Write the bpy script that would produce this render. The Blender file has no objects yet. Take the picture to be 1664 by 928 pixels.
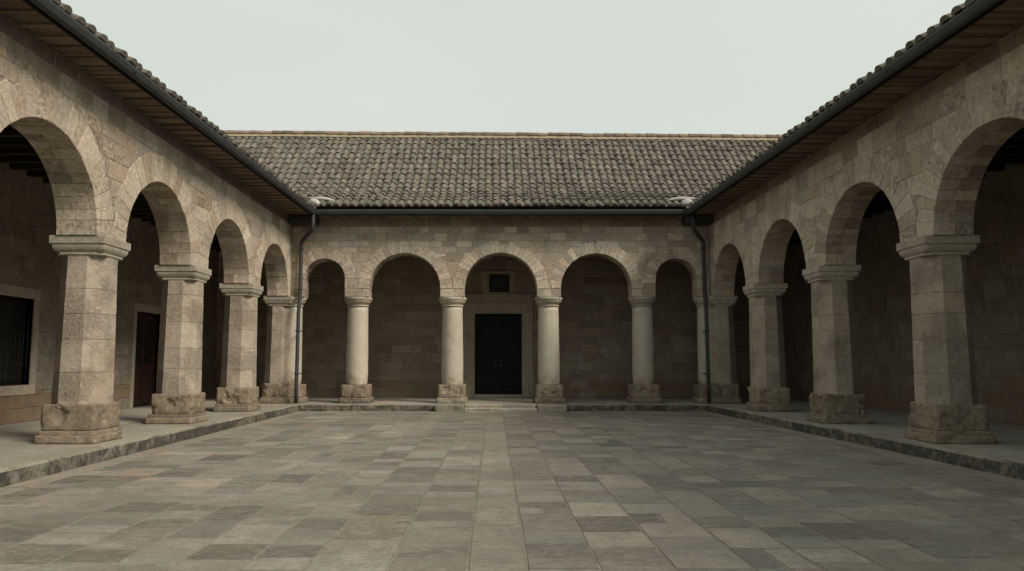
import bpy, bmesh, math, random
from mathutils import Vector, noise, Matrix
random.seed(11)
R = random.random
def U(a, b): return a + (b - a) * R()
sc = bpy.context.scene
col = sc.collection
PI = math.pi

# ------------------------------------------------------------------ mesh builder
class MB:
    def __init__(s): s.v = []; s.f = []; s.c = []; s.sm = []
    def add(s, vs, fs, c=(.5, .5, 0), smooth=False):
        n = len(s.v); s.v += [tuple(v) for v in vs]
        for f in fs:
            s.f.append([n + i for i in f]); s.c.append(c); s.sm.append(smooth)
    def box(s, fr, a, b, c=(.5, .5, 0)):
        vs = [fr(x, y, z) for z in (a[2], b[2]) for y in (a[1], b[1]) for x in (a[0], b[0])]
        s.add(vs, [(0, 1, 3, 2), (4, 6, 7, 5), (0, 4, 5, 1), (2, 3, 7, 6), (0, 2, 6, 4), (1, 5, 7, 3)], c)
    def prism(s, fr, poly, d0, d1, c, bev=.01, jit=0.0):
        """poly of (s,z); face at depth d0 (chamfered), back at d1"""
        n = len(poly); cx = sum(p[0] for p in poly) / n; cz = sum(p[1] for p in poly) / n
        sz = max(.05, sum(math.hypot(p[0] - cx, p[1] - cz) for p in poly) / n)
        k = 1 - bev * 1.3 / sz
        ta, tb = U(-jit, jit), U(-jit, jit)
        vs = [fr(cx + (p[0] - cx) * k, d0 + ta * (p[0] - cx) + tb * (p[1] - cz), cz + (p[1] - cz) * k) for p in poly]
        vs += [fr(p[0], d0 + bev * .8, p[1]) for p in poly] + [fr(p[0], d1, p[1]) for p in poly]
        fs = [tuple(range(n)), tuple(range(3 * n - 1, 2 * n - 1, -1))]
        for j in (0, 1):
            for i in range(n):
                i2 = (i + 1) % n; fs.append((j * n + i, j * n + i2, (j + 1) * n + i2, (j + 1) * n + i))
        s.add(vs, fs, c)
    def loft(s, rings, c, cap=True, smooth=False, cols=None):
        n = len(rings[0]); vs = [p for r in rings for p in r]; fs = []
        base = len(s.v); s.v += [tuple(v) for v in vs]
        for j in range(len(rings) - 1):
            for i in range(n):
                i2 = (i + 1) % n
                s.f.append([base + j * n + i, base + j * n + i2, base + (j + 1) * n + i2, base + (j + 1) * n + i])
                s.c.append(cols[j][i] if cols else c); s.sm.append(smooth)
        if cap:
            s.f.append([base + i for i in range(n)]); s.c.append(c); s.sm.append(False)
            s.f.append([base + (len(rings) - 1) * n + i for i in range(n)]); s.c.append(c); s.sm.append(False)
    def tube(s, pts, r, c=(.5, .5, 0), n=10):
        pts = [Vector(p) for p in pts]; rings = []
        for i, p in enumerate(pts):
            t = (pts[min(i + 1, len(pts) - 1)] - pts[max(i - 1, 0)]).normalized()
            a = t.cross(Vector((0, 1, 0.01)));
            if a.length < .1: a = t.cross(Vector((1, 0, 0)))
            a.normalize(); b = t.cross(a)
            rings.append([p + a * r * math.cos(2 * PI * k / n) + b * r * math.sin(2 * PI * k / n) for k in range(n)])
        s.loft(rings, c, True, True)
    def build(s, name, mat, parent=None, origin=None, weighted=False):
        me = bpy.data.meshes.new(name)
        o0 = Vector(origin) if origin is not None else Vector((0, 0, 0))
        me.from_pydata([tuple(Vector(v) - o0) for v in s.v], [], s.f)
        bm = bmesh.new(); bm.from_mesh(me); bmesh.ops.recalc_face_normals(bm, faces=bm.faces); bm.to_mesh(me); bm.free()
        at = me.color_attributes.new('tint', 'FLOAT_COLOR', 'CORNER')
        buf = []
        for p in me.polygons:
            c = s.c[p.index]; buf += [c[0], c[1], c[2], 1.0] * p.loop_total
        at.data.foreach_set('color', buf)
        me.polygons.foreach_set('use_smooth', s.sm)
        me.materials.append(mat); me.update()
        o = bpy.data.objects.new(name, me); col.objects.link(o)
        pw = Vector((0, 0, 0))
        if parent is not None:
            o.parent = parent; q = parent
            while q: pw += q.location; q = q.parent
        o.location = o0 - pw
        return o

def tag(o, label=None, cat=None, group=None, kind=None):
    if label: o['label'] = label
    if cat: o['category'] = cat
    if group: o['group'] = group
    if kind: o['kind'] = kind
    return o
def empty(name, loc, label, cat):
    o = bpy.data.objects.new(name, None); col.objects.link(o); o.location = loc
    o.empty_display_size = .3; return tag(o, label, cat)

# ------------------------------------------------------------------ materials
def newmat(name):
    m = bpy.data.materials.new(name); m.use_nodes = True
    nt = m.node_tree; nt.nodes.clear()
    out = nt.nodes.new('ShaderNodeOutputMaterial'); b = nt.nodes.new('ShaderNodeBsdfPrincipled')
    nt.links.new(b.outputs[0], out.inputs[0])
    return m, nt, b
class NT:
    def __init__(s, nt): s.nt = nt; s.pos = nt.nodes.new('ShaderNodeNewGeometry').outputs['Position']
    def N(s, t, **k):
        n = s.nt.nodes.new(t)
        for a, b in k.items(): setattr(n, a, b)
        return n
    def L(s, a, b): s.nt.links.new(a, b)
    def noise(s, scale, detail=4, rough=.6, vec=None, dist=0):
        n = s.N('ShaderNodeTexNoise'); n.inputs['Scale'].default_value = scale; n.inputs['Detail'].default_value = detail
        n.inputs['Roughness'].default_value = rough; n.inputs['Distortion'].default_value = dist
        s.L(vec or s.pos, n.inputs['Vector']); return n.outputs['Fac']
    def mapr(s, v, a, b, c, d, cl=True):
        n = s.N('ShaderNodeMapRange'); n.clamp = cl
        for i, x in enumerate((a, b, c, d)): n.inputs[i + 1].default_value = x
        s.L(v, n.inputs[0]); return n.outputs[0]
    def math(s, op, a, b=None):
        n = s.N('ShaderNodeMath', operation=op)
        for i, x in enumerate((a, b)):
            if x is None: continue
            if isinstance(x, (int, float)): n.inputs[i].default_value = x
            else: s.L(x, n.inputs[i])
        return n.outputs[0]
    def mix(s, f, a, b, mode='MIX'):
        n = s.N('ShaderNodeMix', data_type='RGBA', blend_type=mode)
        if isinstance(f, (int, float)): n.inputs[0].default_value = f
        else: s.L(f, n.inputs[0])
        for i, x in ((6, a), (7, b)):
            if isinstance(x, tuple): n.inputs[i].default_value = (*x, 1)
            else: s.L(x, n.inputs[i])
        return n.outputs[2]
    def ramp(s, v, stops):
        n = s.N('ShaderNodeValToRGB'); cr = n.color_ramp
        while len(cr.elements) < len(stops): cr.elements.new(.5)
        for e, (p, c) in zip(cr.elements, stops): e.position = p; e.color = (*c, 1)
        s.L(v, n.inputs[0]); return n.outputs[0]
    def tint(s):
        a = s.N('ShaderNodeAttribute', attribute_name='tint'); x = s.N('ShaderNodeSeparateColor')
        s.L(a.outputs['Color'], x.inputs[0]); return x.outputs
    def scaled(s, v3):
        m = s.N('ShaderNodeMapping'); m.inputs['Scale'].default_value = v3; s.L(s.pos, m.inputs['Vector']); return m.outputs[0]
    def bump(s, h, st, dist, prev=None):
        b = s.N('ShaderNodeBump'); b.inputs['Strength'].default_value = st; b.inputs['Distance'].default_value = dist
        s.L(h, b.inputs['Height'])
        if prev: s.L(prev, b.inputs['Normal'])
        return b.outputs[0]
    def grey(s, v):
        c = s.N('ShaderNodeCombineColor')
        for i in range(3): s.L(v, c.inputs[i])
        return c.outputs[0]

def stone(name, pal, vr=(.72, 1.2), dark=.35, dcol=(.09, .08, .065), bump=.5, streak=.0, rough=.9, chis=.0, orange=True, fine=1.0, mott=1.0, pitk=.45, bloom=.3, chip=.3):
    m, nt, b = newmat(name); n = NT(nt); t = n.tint()
    base = n.ramp(t[1], pal)
    # within-stone veining
    v1 = n.noise(3.6, 6, .7, dist=.8); v2 = n.noise(13, 6, .75); v3 = n.noise(75, 3, .7)
    base = n.mix(n.mapr(v1, .35, .7, 0, .5), base, n.mix(.5, base, (.29, .235, .175)))
    val = n.math('MULTIPLY', n.mapr(t[0], 0, 1, vr[0], vr[1]), n.mapr(v2, .32, .68, 1 - .30 * mott, 1 + .22 * mott))
    val = n.math('MULTIPLY', val, n.mapr(v3, .3, .7, 1 - .13 * fine, 1 + .10 * fine))
    base = n.mix(1, base, n.grey(val), 'MULTIPLY')
    ck = n.noise(11, 9, .8, dist=.2); c1 = n.mapr(ck, .52, .60, 0, 1); ro = n.mapr(n.math('FRACT', n.math('MULTIPLY', t[0], 7.3)), .45, 1, .03, chip)
    base = n.mix(n.math('MULTIPLY', n.math('MULTIPLY', c1, ro), mott), base, n.mix(.55, base, (.17, .135, .10)))
    # irregular dirt
    d = n.noise(1.35, 7, .68, dist=.4); dm = n.mapr(d, .48, .72, 0, dark)
    if streak:
        sv = n.noise(1.0, 4, .65, vec=n.scaled((5, 5, .55))); dm = n.math('MAXIMUM', dm, n.mapr(sv, .52, .8, 0, streak))
    base = n.mix(dm, base, dcol)
    bl = n.noise(2.1, 6, .7, vec=n.scaled((1.3, 1.3, .9)), dist=.7); base = n.mix(n.mapr(bl, .52, .72, 0, bloom), base, (.56, .52, .44))
    # pits
    pit = n.noise(38, 4, .75); pm = n.mapr(pit, .62, .74, 0, pitk)
    base = n.mix(pm, base, n.mix(.75, base, (.05, .042, .033)))
    if name.startswith('plastered'):
        sp = n.N('ShaderNodeSeparateXYZ'); n.L(n.pos, sp.inputs[0])
        lv = n.math('ADD', sp.outputs[2], n.math('MULTIPLY', n.noise(4.5, 6, .75), -1.6))
        base = n.mix(n.mapr(lv, -.05, .35, .62, 0), base, (.27, .205, .135))
        vs = n.noise(1.0, 6, .7, vec=n.scaled((7, 7, 1.1))); base = n.mix(n.mapr(vs, .5, .72, 0, .3), base, (.36, .34, .29))
    if orange:  # orange-brown dado stones carry B = 1
        oc = n.ramp(n.noise(2.2, 4, .6), [(.3, (.15, .115, .08)), (.5, (.235, .155, .088)), (.7, (.22, .185, .13))])
        base = n.mix(n.math('MULTIPLY', n.math('GREATER_THAN', t[2], .75), .7), base, oc)
    n.L(base, b.inputs['Base Color']); b.inputs['Roughness'].default_value = rough
    b.inputs['Specular IOR Level'].default_value = .25
    h = n.math('ADD', n.math('MULTIPLY', v2, .7), n.math('MULTIPLY', v3, .25))
    h = n.math('SUBTRACT', h, n.math('MULTIPLY', pm, .5)); h = n.math('SUBTRACT', h, n.math('MULTIPLY', n.math('MULTIPLY', c1, ro), .9 * mott))
    if chis:
        # vermicular tooling on stones whose B lies between .3 and .7
        w = n.noise(15, 4, .65, vec=n.scaled((1, 1, .75)), dist=1.0); w2 = n.math('ABSOLUTE', n.math('SUBTRACT', w, .5))
        wm = n.mapr(w2, 0, .12, 0, 1)
        g = n.mapr(n.noise(1.7, 3, .5), .44, .60, 0, 1)
        h = n.math('ADD', h, n.math('MULTIPLY', n.math('MULTIPLY', wm, g), chis))
        dk = n.math('MULTIPLY', n.math('SUBTRACT', 1.0, wm), n.math('MULTIPLY', g, .10))
        bb = n.mix(dk, base, (.11, .085, .055)); n.L(bb, b.inputs['Base Color'])
    n.L(n.bump(h, bump, .045), b.inputs['Normal'])
    return m

PAL = [(0, (.54, .455, .35)), (.2, (.60, .52, .41)), (.4, (.54, .44, .325)), (.55, (.44, .34, .25)), (.7, (.62, .54, .43)), (.85, (.48, .41, .33)), (1, (.55, .425, .285))]
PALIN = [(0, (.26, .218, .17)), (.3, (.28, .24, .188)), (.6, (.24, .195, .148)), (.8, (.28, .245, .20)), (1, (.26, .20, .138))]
M = {}
M['ashlar'] = stone('ashlar_limestone', PAL, (.66, 1.16), .42, dcol=(.17, .135, .10), streak=.4, bump=.95, orange=False, fine=.9, pitk=.4, mott=1.1, chip=.34)
M['pier'] = stone('pier_limestone', [(0, (.47, .405, .32)), (.35, (.49, .42, .335)), (.6, (.46, .385, .295)), (.85, (.49, .43, .345)), (1, (.45, .365, .265))], (.82, .99), .5, dcol=(.24, .185, .13), streak=.45, bump=.8, chis=.55, chip=.12, orange=False, fine=.5, mott=.7, pitk=.25)
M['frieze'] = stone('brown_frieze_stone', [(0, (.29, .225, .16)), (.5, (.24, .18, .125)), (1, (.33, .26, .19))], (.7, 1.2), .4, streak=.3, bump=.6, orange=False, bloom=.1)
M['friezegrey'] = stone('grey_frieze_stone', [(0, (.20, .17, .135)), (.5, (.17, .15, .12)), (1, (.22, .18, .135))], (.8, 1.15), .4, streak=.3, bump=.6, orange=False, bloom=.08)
M['capital'] = stone('carved_capital_stone', [(0, (.40, .355, .28)), (1, (.46, .41, .33))], (.85, 1.08), .35, bump=.35, orange=False)
M['shaft'] = stone('plastered_column_stone', [(0, (.50, .46, .375)), (1, (.54, .49, .395))], (.9, 1.05), .5, dcol=(.27, .21, .14), streak=.35, bump=.25, orange=False, fine=.25, mott=.4, pitk=.12)
M['base'] = stone('weathered_base_stone', [(0, (.31, .255, .185)), (.5, (.33, .27, .19)), (1, (.28, .235, .18))], (.75, 1.1), .65, dcol=(.10, .075, .05), bump=1.0, orange=False)
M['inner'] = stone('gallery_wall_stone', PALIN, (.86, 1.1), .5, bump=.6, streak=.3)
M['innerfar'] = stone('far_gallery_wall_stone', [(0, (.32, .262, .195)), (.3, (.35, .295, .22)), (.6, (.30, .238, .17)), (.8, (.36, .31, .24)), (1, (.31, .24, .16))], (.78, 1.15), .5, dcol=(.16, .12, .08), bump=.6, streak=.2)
M['mortar'] = stone('lime_mortar', [(0, (.30, .265, .205)), (1, (.36, .32, .25))], (.9, 1.1), .5, bump=.3, orange=False)
M['surround'] = stone('door_surround_stone', [(0, (.40, .35, .27)), (1, (.44, .385, .30))], (.9, 1.05), .4, bump=.3, orange=False)
M['kerb'] = stone('stained_kerb_stone', [(0, (.30, .275, .22)), (1, (.35, .32, .25))], (.8, 1.1), .5, bump=.7, orange=False)

def kerb_mat():
    m, nt, b = newmat('kerb_face_with_damp_stains'); n = NT(nt); t = n.tint()
    base = n.ramp(t[1], [(0, (.26, .23, .175)), (1, (.34, .31, .24))])
    v2 = n.noise(14, 6, .75); base = n.mix(1, base, n.grey(n.mapr(v2, .25, .75, .7, 1.2)), 'MULTIPLY')
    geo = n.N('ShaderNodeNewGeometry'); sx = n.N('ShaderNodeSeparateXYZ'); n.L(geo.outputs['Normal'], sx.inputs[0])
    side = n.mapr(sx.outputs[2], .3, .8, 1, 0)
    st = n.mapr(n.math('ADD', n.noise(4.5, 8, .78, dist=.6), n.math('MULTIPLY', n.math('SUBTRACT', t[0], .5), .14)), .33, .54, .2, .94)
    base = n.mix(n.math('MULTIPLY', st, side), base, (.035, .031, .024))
    n.L(base, b.inputs['Base Color']); b.inputs['Roughness'].default_value = .85
    n.L(n.bump(v2, .8, .03), b.inputs['Normal']); return m
M['kerbface'] = kerb_mat()

def paver_mat():
    m, nt, b = newmat('worn_paving_slabs'); n = NT(nt); t = n.tint()
    base = n.ramp(t[1], [(0, (.385, .335, .265)), (.3, (.36, .315, .25)), (.55, (.335, .295, .235)), (.74, (.325, .30, .245)), (.82, (.30, .295, .245)), (.86, (.35, .285, .22)), (.93, (.26, .232, .19)), (.975, (.225, .205, .17)), (.985, (.34, .28, .20)), (1, (.34, .27, .18))])
    v1 = n.noise(2.6, 6, .7, dist=.5); v2 = n.noise(21, 6, .75); v3 = n.noise(95, 3, .7)
    val = n.math('MULTIPLY', n.mapr(t[0], 0, 1, .60, 1.0), n.mapr(v1, .3, .7, .76, 1.14))
    val = n.math('MULTIPLY', val, n.mapr(v2, .34, .66, .72, 1.2)); val = n.math('MULTIPLY', val, n.mapr(v3, .3, .7, .84, 1.13))
    base = n.mix(1, base, n.grey(val), 'MULTIPLY')
    # tooled slabs
    g = n.mapr(t[2], .55, .95, 0, 1)
    w = n.noise(24, 7, .8, vec=n.scaled((1, .6, 1)), dist=1.5); wm = n.mapr(w, .42, .60, 0, 1)
    base = n.mix(n.math('MULTIPLY', n.math('SUBTRACT', 1.0, wm), n.math('MULTIPLY', g, .72)), base, (.085, .078, .065))
    cl = n.noise(6.5, 9, .8, vec=n.scaled((.7, 1.3, 1)), dist=.9); base = n.mix(n.math('MULTIPLY', n.mapr(cl, .47, .56, 0, 1), n.mapr(t[2], .2, .8, .15, .62)), base, n.mix(.6, base, (.12, .105, .08)))
    base = n.mix(n.math('MULTIPLY', n.mapr(cl, .52, .40, 0, 1), n.mapr(t[2], .2, .8, .05, .30)), base, (.40, .365, .30))
    # large worn patches and damp
    d = n.noise(.42, 6, .65, dist=.6); base = n.mix(n.mapr(d, .45, .68, 0, .55), base, (.15, .138, .113))
    sp = n.noise(5.5, 8, .8); base = n.mix(n.mapr(sp, .53, .64, 0, .55), base, (.12, .108, .088))
    cr = n.N('ShaderNodeTexVoronoi', feature='DISTANCE_TO_EDGE'); cr.inputs['Scale'].default_value = 1.1
    n.L(n.pos, cr.inputs['Vector'])
    n.L(base, b.inputs['Base Color'])
    n.L(n.mapr(v1, .3, .7, .55, .85), b.inputs['Roughness']); b.inputs['Specular IOR Level'].default_value = .35
    h = n.math('ADD', n.math('MULTIPLY', v2, .55), n.math('MULTIPLY', v3, .2))
    h = n.math('ADD', h, n.math('MULTIPLY', n.math('MULTIPLY', wm, g), .7))
    n.L(n.bump(h, .6, .015), b.inputs['Normal']); return m
M['paver'] = paver_mat()

def simple(name, c, rough=.8, spec=.3, nscale=20, amt=.2, bump=.2, metal=0, vecs=None, c2=None):
    m, nt, b = newmat(name); n = NT(nt); t = n.tint()
    v = n.noise(nscale, 5, .65, vec=n.scaled(vecs) if vecs else None)
    base = n.mix(n.mapr(v, .3, .7, 0, 1), c, c2 or tuple(x * (1 - amt * 2) for x in c))
    base = n.mix(1, base, n.grey(n.mapr(t[0], 0, 1, 1 - amt, 1 + amt)), 'MULTIPLY')
    n.L(base, b.inputs['Base Color']); b.inputs['Roughness'].default_value = rough
    b.inputs['Specular IOR Level'].default_value = spec; b.inputs['Metallic'].default_value = metal
    if bump: n.L(n.bump(v, bump, .01), b.inputs['Normal'])
    return m
M['joint'] = simple('sandy_joint_mortar', (.27, .24, .19), .95, nscale=9, amt=.3, c2=(.15, .13, .10))
M['earth'] = simple('packed_earth', (.17, .15, .115), .95, nscale=3)
M['walk'] = stone('smooth_gallery_paving', [(0, (.30, .28, .235)), (1, (.34, .315, .26))], (.9, 1.08), .45, dcol=(.17, .15, .12), bump=.15, orange=False, fine=.5)
M['soffit'] = simple('aged_pine_boards', (.20, .145, .10), .85, nscale=6, amt=.35, vecs=(1.2, 9, 9), c2=(.15, .105, .072))
M['rafter'] = simple('rafter_timber', (.21, .15, .10), .8, nscale=6, amt=.25, vecs=(1.2, 9, 9))
M['beam'] = simple('dark_ceiling_timber', (.035, .027, .020), .85, nscale=5, amt=.2)
M['gutter'] = simple('slate_grey_gutter_metal', (.052, .054, .055), .6, .3, nscale=5, amt=.2, bump=.15, c2=(.03, .031, .032))
M['fascia'] = simple('black_painted_fascia', (.018, .018, .018), .7, .2, nscale=8, amt=.2)
M['doorblack'] = simple('black_green_door_paint', (.009, .010, .009), .62, .18, nscale=14, amt=.15, bump=.08, vecs=(8, 8, 1))
M['doorred'] = simple('oxblood_door_wood', (.06, .023, .018), .6, .3, nscale=10, amt=.2, vecs=(8, 8, 1))
M['darkwood'] = simple('dark_brown_frame_wood', (.03, .019, .014), .7, .3, nscale=10, amt=.2)
M['iron'] = simple('wrought_iron', (.022, .021, .02), .65, .4, nscale=30, amt=.2)
M['brass'] = simple('tarnished_brass', (.09, .08, .062), .5, .4, nscale=30, amt=.2, metal=.5)
M['glass'] = simple('dusty_window_glass', (.025, .028, .026), .18, .5, nscale=3, amt=.1, bump=0)
M['plaque'] = simple('dark_slate_relief', (.02, .021, .02), .6, .3, nscale=30, amt=.2)
M['relief'] = simple('worn_slate_relief', (.10, .095, .08), .7, .3, nscale=20, amt=.3)
M['flash'] = simple('pale_lead_and_mortar', (.48, .47, .43), .75, .3, nscale=9, amt=.25, bump=.5)
M['ridge'] = simple('cream_ridge_mortar', (.40, .335, .22), .9, .2, nscale=5, amt=.2, bump=.5, c2=(.27, .22, .15))
M['ridgetile'] = simple('brown_ridge_tile', (.25, .19, .14), .9, .2, nscale=9, amt=.3, bump=.4)
M['plaster'] = simple('outer_render', (.33, .29, .22), .9, .2, nscale=2, amt=.1)

def tile_mat():
    m, nt, b = newmat('weathered_clay_tiles'); n = NT(nt); t = n.tint()
    base = n.ramp(t[1], [(0, (.20, .175, .145)), (.3, (.26, .23, .19)), (.5, (.215, .185, .15)), (.7, (.28, .25, .205)), (.88, (.18, .163, .138)), (1, (.255, .205, .16))])
    v2 = n.noise(16, 6, .75); v3 = n.noise(70, 3, .7); v1 = n.noise(.55, 6, .7, dist=.5)
    val = n.math('MULTIPLY', n.mapr(t[0], 0, 1, .58, .86), n.mapr(v2, .28, .72, .74, 1.12))
    base = n.mix(1, base, n.grey(n.math('MULTIPLY', val, n.mapr(v3, .3, .7, .92, 1.06))), 'MULTIPLY')
    # moss and soot patches, thicker on the lower courses (B = 1 at the eave)
    mm = n.mapr(n.math('ADD', v1, n.math('MULTIPLY', t[2], .16)), .52, .72, 0, .65)
    base = n.mix(mm, base, n.mix(v2, (.045, .047, .036), (.13, .13, .10)))
    li = n.noise(26, 4, .7); base = n.mix(n.mapr(li, .63, .7, 0, .25), base, (.30, .29, .24))
    n.L(base, b.inputs['Base Color']); b.inputs['Roughness'].default_value = .92; b.inputs['Specular IOR Level'].default_value = .2
    n.L(n.bump(v2, .7, .02), b.inputs['Normal']); return m
M['tile'] = tile_mat()
M['deck'] = simple('roof_underlay', (.05, .042, .034), .95)

# ------------------------------------------------------------------ frames of the three ranges
LX, RX, BY = -6.84, 7.27, 25.0          # faces of the arcade walls
SK = .024
def FL(s, d, z): return (LX - d, s, z)
def FR(s, d, z): return (RX + (BY - s) * SK + d, s + SK * d, z)
def FB(s, d, z): return (s, BY + d, z)
PZ = .22                                 # level of the raised walkway
def rc(b=0.0): return (R(), R(), b)

# ------------------------------------------------------------------ masonry
def clip(poly, px, pz, nx, nz):
    """keep the side where (p - P).n >= 0"""
    out = []
    for i in range(len(poly)):
        a = poly[i]; b = poly[(i + 1) % len(poly)]
        da = (a[0] - px) * nx + (a[1] - pz) * nz; db = (b[0] - px) * nx + (b[1] - pz) * nz
        if da >= 0: out.append(a)
        if (da >= 0) != (db >= 0):
            t = da / (da - db); out.append((a[0] + t * (b[0] - a[0]), a[1] + t * (b[1] - a[1])))
    return out
def area(p): return abs(sum(p[i][0] * p[(i + 1) % len(p)][1] - p[(i + 1) % len(p)][0] * p[i][1] for i in range(len(p)))) / 2

def voussoirs(mb, fr, c, zc, r, Rw, thick, lo, hi, n, topz):
    """two rings of wedge stones through the wall, clipped at lo / hi (mid lines to the next arch)"""
    for layer in (0, 1):
        ang = [0]
        for i in range(n): ang.append(ang[-1] + U(.75, 1.25))
        ang = [a / ang[-1] * PI for a in ang]
        for i in range(n):
            a0, a1 = ang[i] + .004 / r, ang[i + 1] - .004 / r
            ro = r + Rw * (U(.96, 1.05) if R() < .85 else U(.8, .95)) if layer == 0 else r + Rw
            ri = r - U(0, .009)
            k = 4
            inn = [(c + ri * math.cos(a0 + (a1 - a0) * j / k), zc + ri * math.sin(a0 + (a1 - a0) * j / k)) for j in range(k + 1)]
            ex = 1 / math.cos((a1 - a0) / 2)
            outp = [(c + ro * ex * math.cos(a1), zc + ro * ex * math.sin(a1)), (c + ro * ex * math.cos(a0), zc + ro * ex * math.sin(a0))]
            poly = inn + outp
            poly = clip(poly, lo + .006, 0, 1, 0); poly = clip(poly, hi - .006, 0, -1, 0); poly = clip(poly, 0, topz, 0, -1)
            if len(poly) < 3 or area(poly) < .003: continue
            g = random.choice((U(0, .35), U(0, .35), U(.62, .78), U(.35, 1))); cc = (U(.35, 1), g, 0)
            if layer == 0:
                d1 = U(.25, thick * .62)
                mb.prism(fr, poly, -U(.012, .020), d1, cc, .010, .005)
                mb.prism(fr, poly, d1 + .008, thick * .98, rc(), .004)
            # a single pass is enough (the second stone closes the thickness)
        break

def ashlar(mb, fr, s0, s1, z0, z1, arches=(), rects=(), courses=None, wid=(.38, .85), proud=(.004, .010), deep=.05, dado=None, thick=.7):
    """arches: (centre, zc, r, ring); rects: (s0, s1, z0, z1) openings"""
    if courses is None:
        zs = [z0]
        cuts = sorted({q for r in rects for q in (r[2], r[3]) if z0 < q < z1} | ({dado} if dado else set()) | {a[1] for a in arches if z0 + .05 < a[1] < z1})
        cuts.append(z1)
        for q in cuts:
            span = q - zs[-1]
            if span < .05: continue
            k = max(1, round(span / U(.30, .38))); ws = [U(.75, 1.25) for _ in range(k)]; t = sum(ws); b = zs[-1]
            acc = 0
            for w in ws: acc += w; zs.append(b + span * acc / t)
    else: zs = courses
    for i in range(len(zs) - 1):
        a, b = zs[i] + .006, zs[i + 1] - .006
        s = s0 - U(0, .4)
        while s < s1:
            w = U(*wid); lo, hi = max(s, s0) + .005, min(s + w, s1) - .005; s += w
            if hi - lo < .04: continue
            pieces = [(lo, hi, a, b)]
            if R() < .08 and b - a > .3: m_ = (a + b) / 2 + U(-.04, .04); pieces = [(lo, hi, a, m_ - .005), (lo, hi, m_ + .005, b)]
            for (x0, x1, y0, y1) in pieces:
                segs = [(x0, x1)]
                for (r0, r1, q0, q1) in rects:
                    if y1 > q0 + .01 and y0 < q1 - .01:
                        ns = []
                        for (u, v) in segs:
                            if v <= r0 or u >= r1: ns.append((u, v)); continue
                            if u < r0: ns.append((u, r0))
                            if v > r1: ns.append((r1, v))
                        segs = ns
                full = False
                for (c, zc, r, rg) in arches:
                    if y1 <= zc + .01:
                        ns = []
                        for (u, v) in segs:
                            if v <= c - r or u >= c + r: ns.append((u, v)); continue
                            if u < c - r: ns.append((u, c - r)); full = True
                            if v > c + r: ns.append((c + r, v)); full = True
                        segs = ns
                for (u, v) in segs:
                    if v - u < .03: continue
                    q = lambda: U(-.007, .007); poly = [(u, y0 + q()), ((u + v) / 2 + q(), y0 + q() * .6), (v, y0 + q()), (v, y1 + q()), ((u + v) / 2 + q() * 4, y1 + q()), (u, y1 + q())]
                    for (c, zc, r, rg) in arches:
                        if y1 <= zc + .01: continue
                        mx, mz = (u + v) / 2, (y0 + y1) / 2
                        nx, nz = mx - c, mz - zc
                        # nearest point of the block to the centre
                        qx = min(max(c, u), v); qz = min(max(zc, y0), y1)
                        dd = math.hypot(qx - c, qz - zc)
                        if dd >= r + .04: continue
                        if nz < 0: nz = 0.0
                        ln = math.hypot(nx, nz) or 1; nx /= ln; nz /= ln
                        poly = clip(poly, c + nx * (r + .04), zc + nz * (r + .04), nx, nz)
                        if len(poly) < 3: break
                    if len(poly) < 3 or area(poly) < .002: continue
                    bb = 1.0 if (dado and y1 <= dado + .01 and R() < .85) else (.9 if dado and R() < .012 else 0.0)
                    jf = fr
                    mb.prism(jf, poly, -U(*proud), (thick * .98 if full else deep), (R(), (U(.5, .62) if (zs is not None and zs[i + 1] > 6.3 and R() < .75) else R()), bb), .012, .012)

def core_wall(mb, fr, s0, s1, z0, z1, thick, arches):
    """solid mortar core with arched openings; stones sit proud of it"""
    prev = s0; d0, d1 = .0, thick - .004
    c = (.5, .5, 0)
    for (ac, zc, r, rg) in arches:
        rr = r + .02
        mb.box(fr, (prev, d0, z0), (ac - rr, d1, z1), c)
        k = 32; pts = [(ac - rr, z0)] + [(ac - rr * math.cos(PI * j / k), zc + rr * math.sin(PI * j / k)) for j in range(k + 1)] + [(ac + rr, z0)]
        for j in range(1, len(pts) - 2):
            (a, za), (b, zb) = pts[j], pts[j + 1]
            if b - a < 1e-6: continue
            vs = [fr(a, d0, za), fr(b, d0, zb), fr(b, d0, z1), fr(a, d0, z1), fr(a, d1, za), fr(b, d1, zb), fr(b, d1, z1), fr(a, d1, z1)]
            mb.add(vs, [(0, 1, 2, 3), (4, 7, 6, 5), (0, 4, 5, 1)], c)
        prev = ac + rr
    mb.box(fr, (prev, d0, z0), (s1, d1, z1), c)

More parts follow.
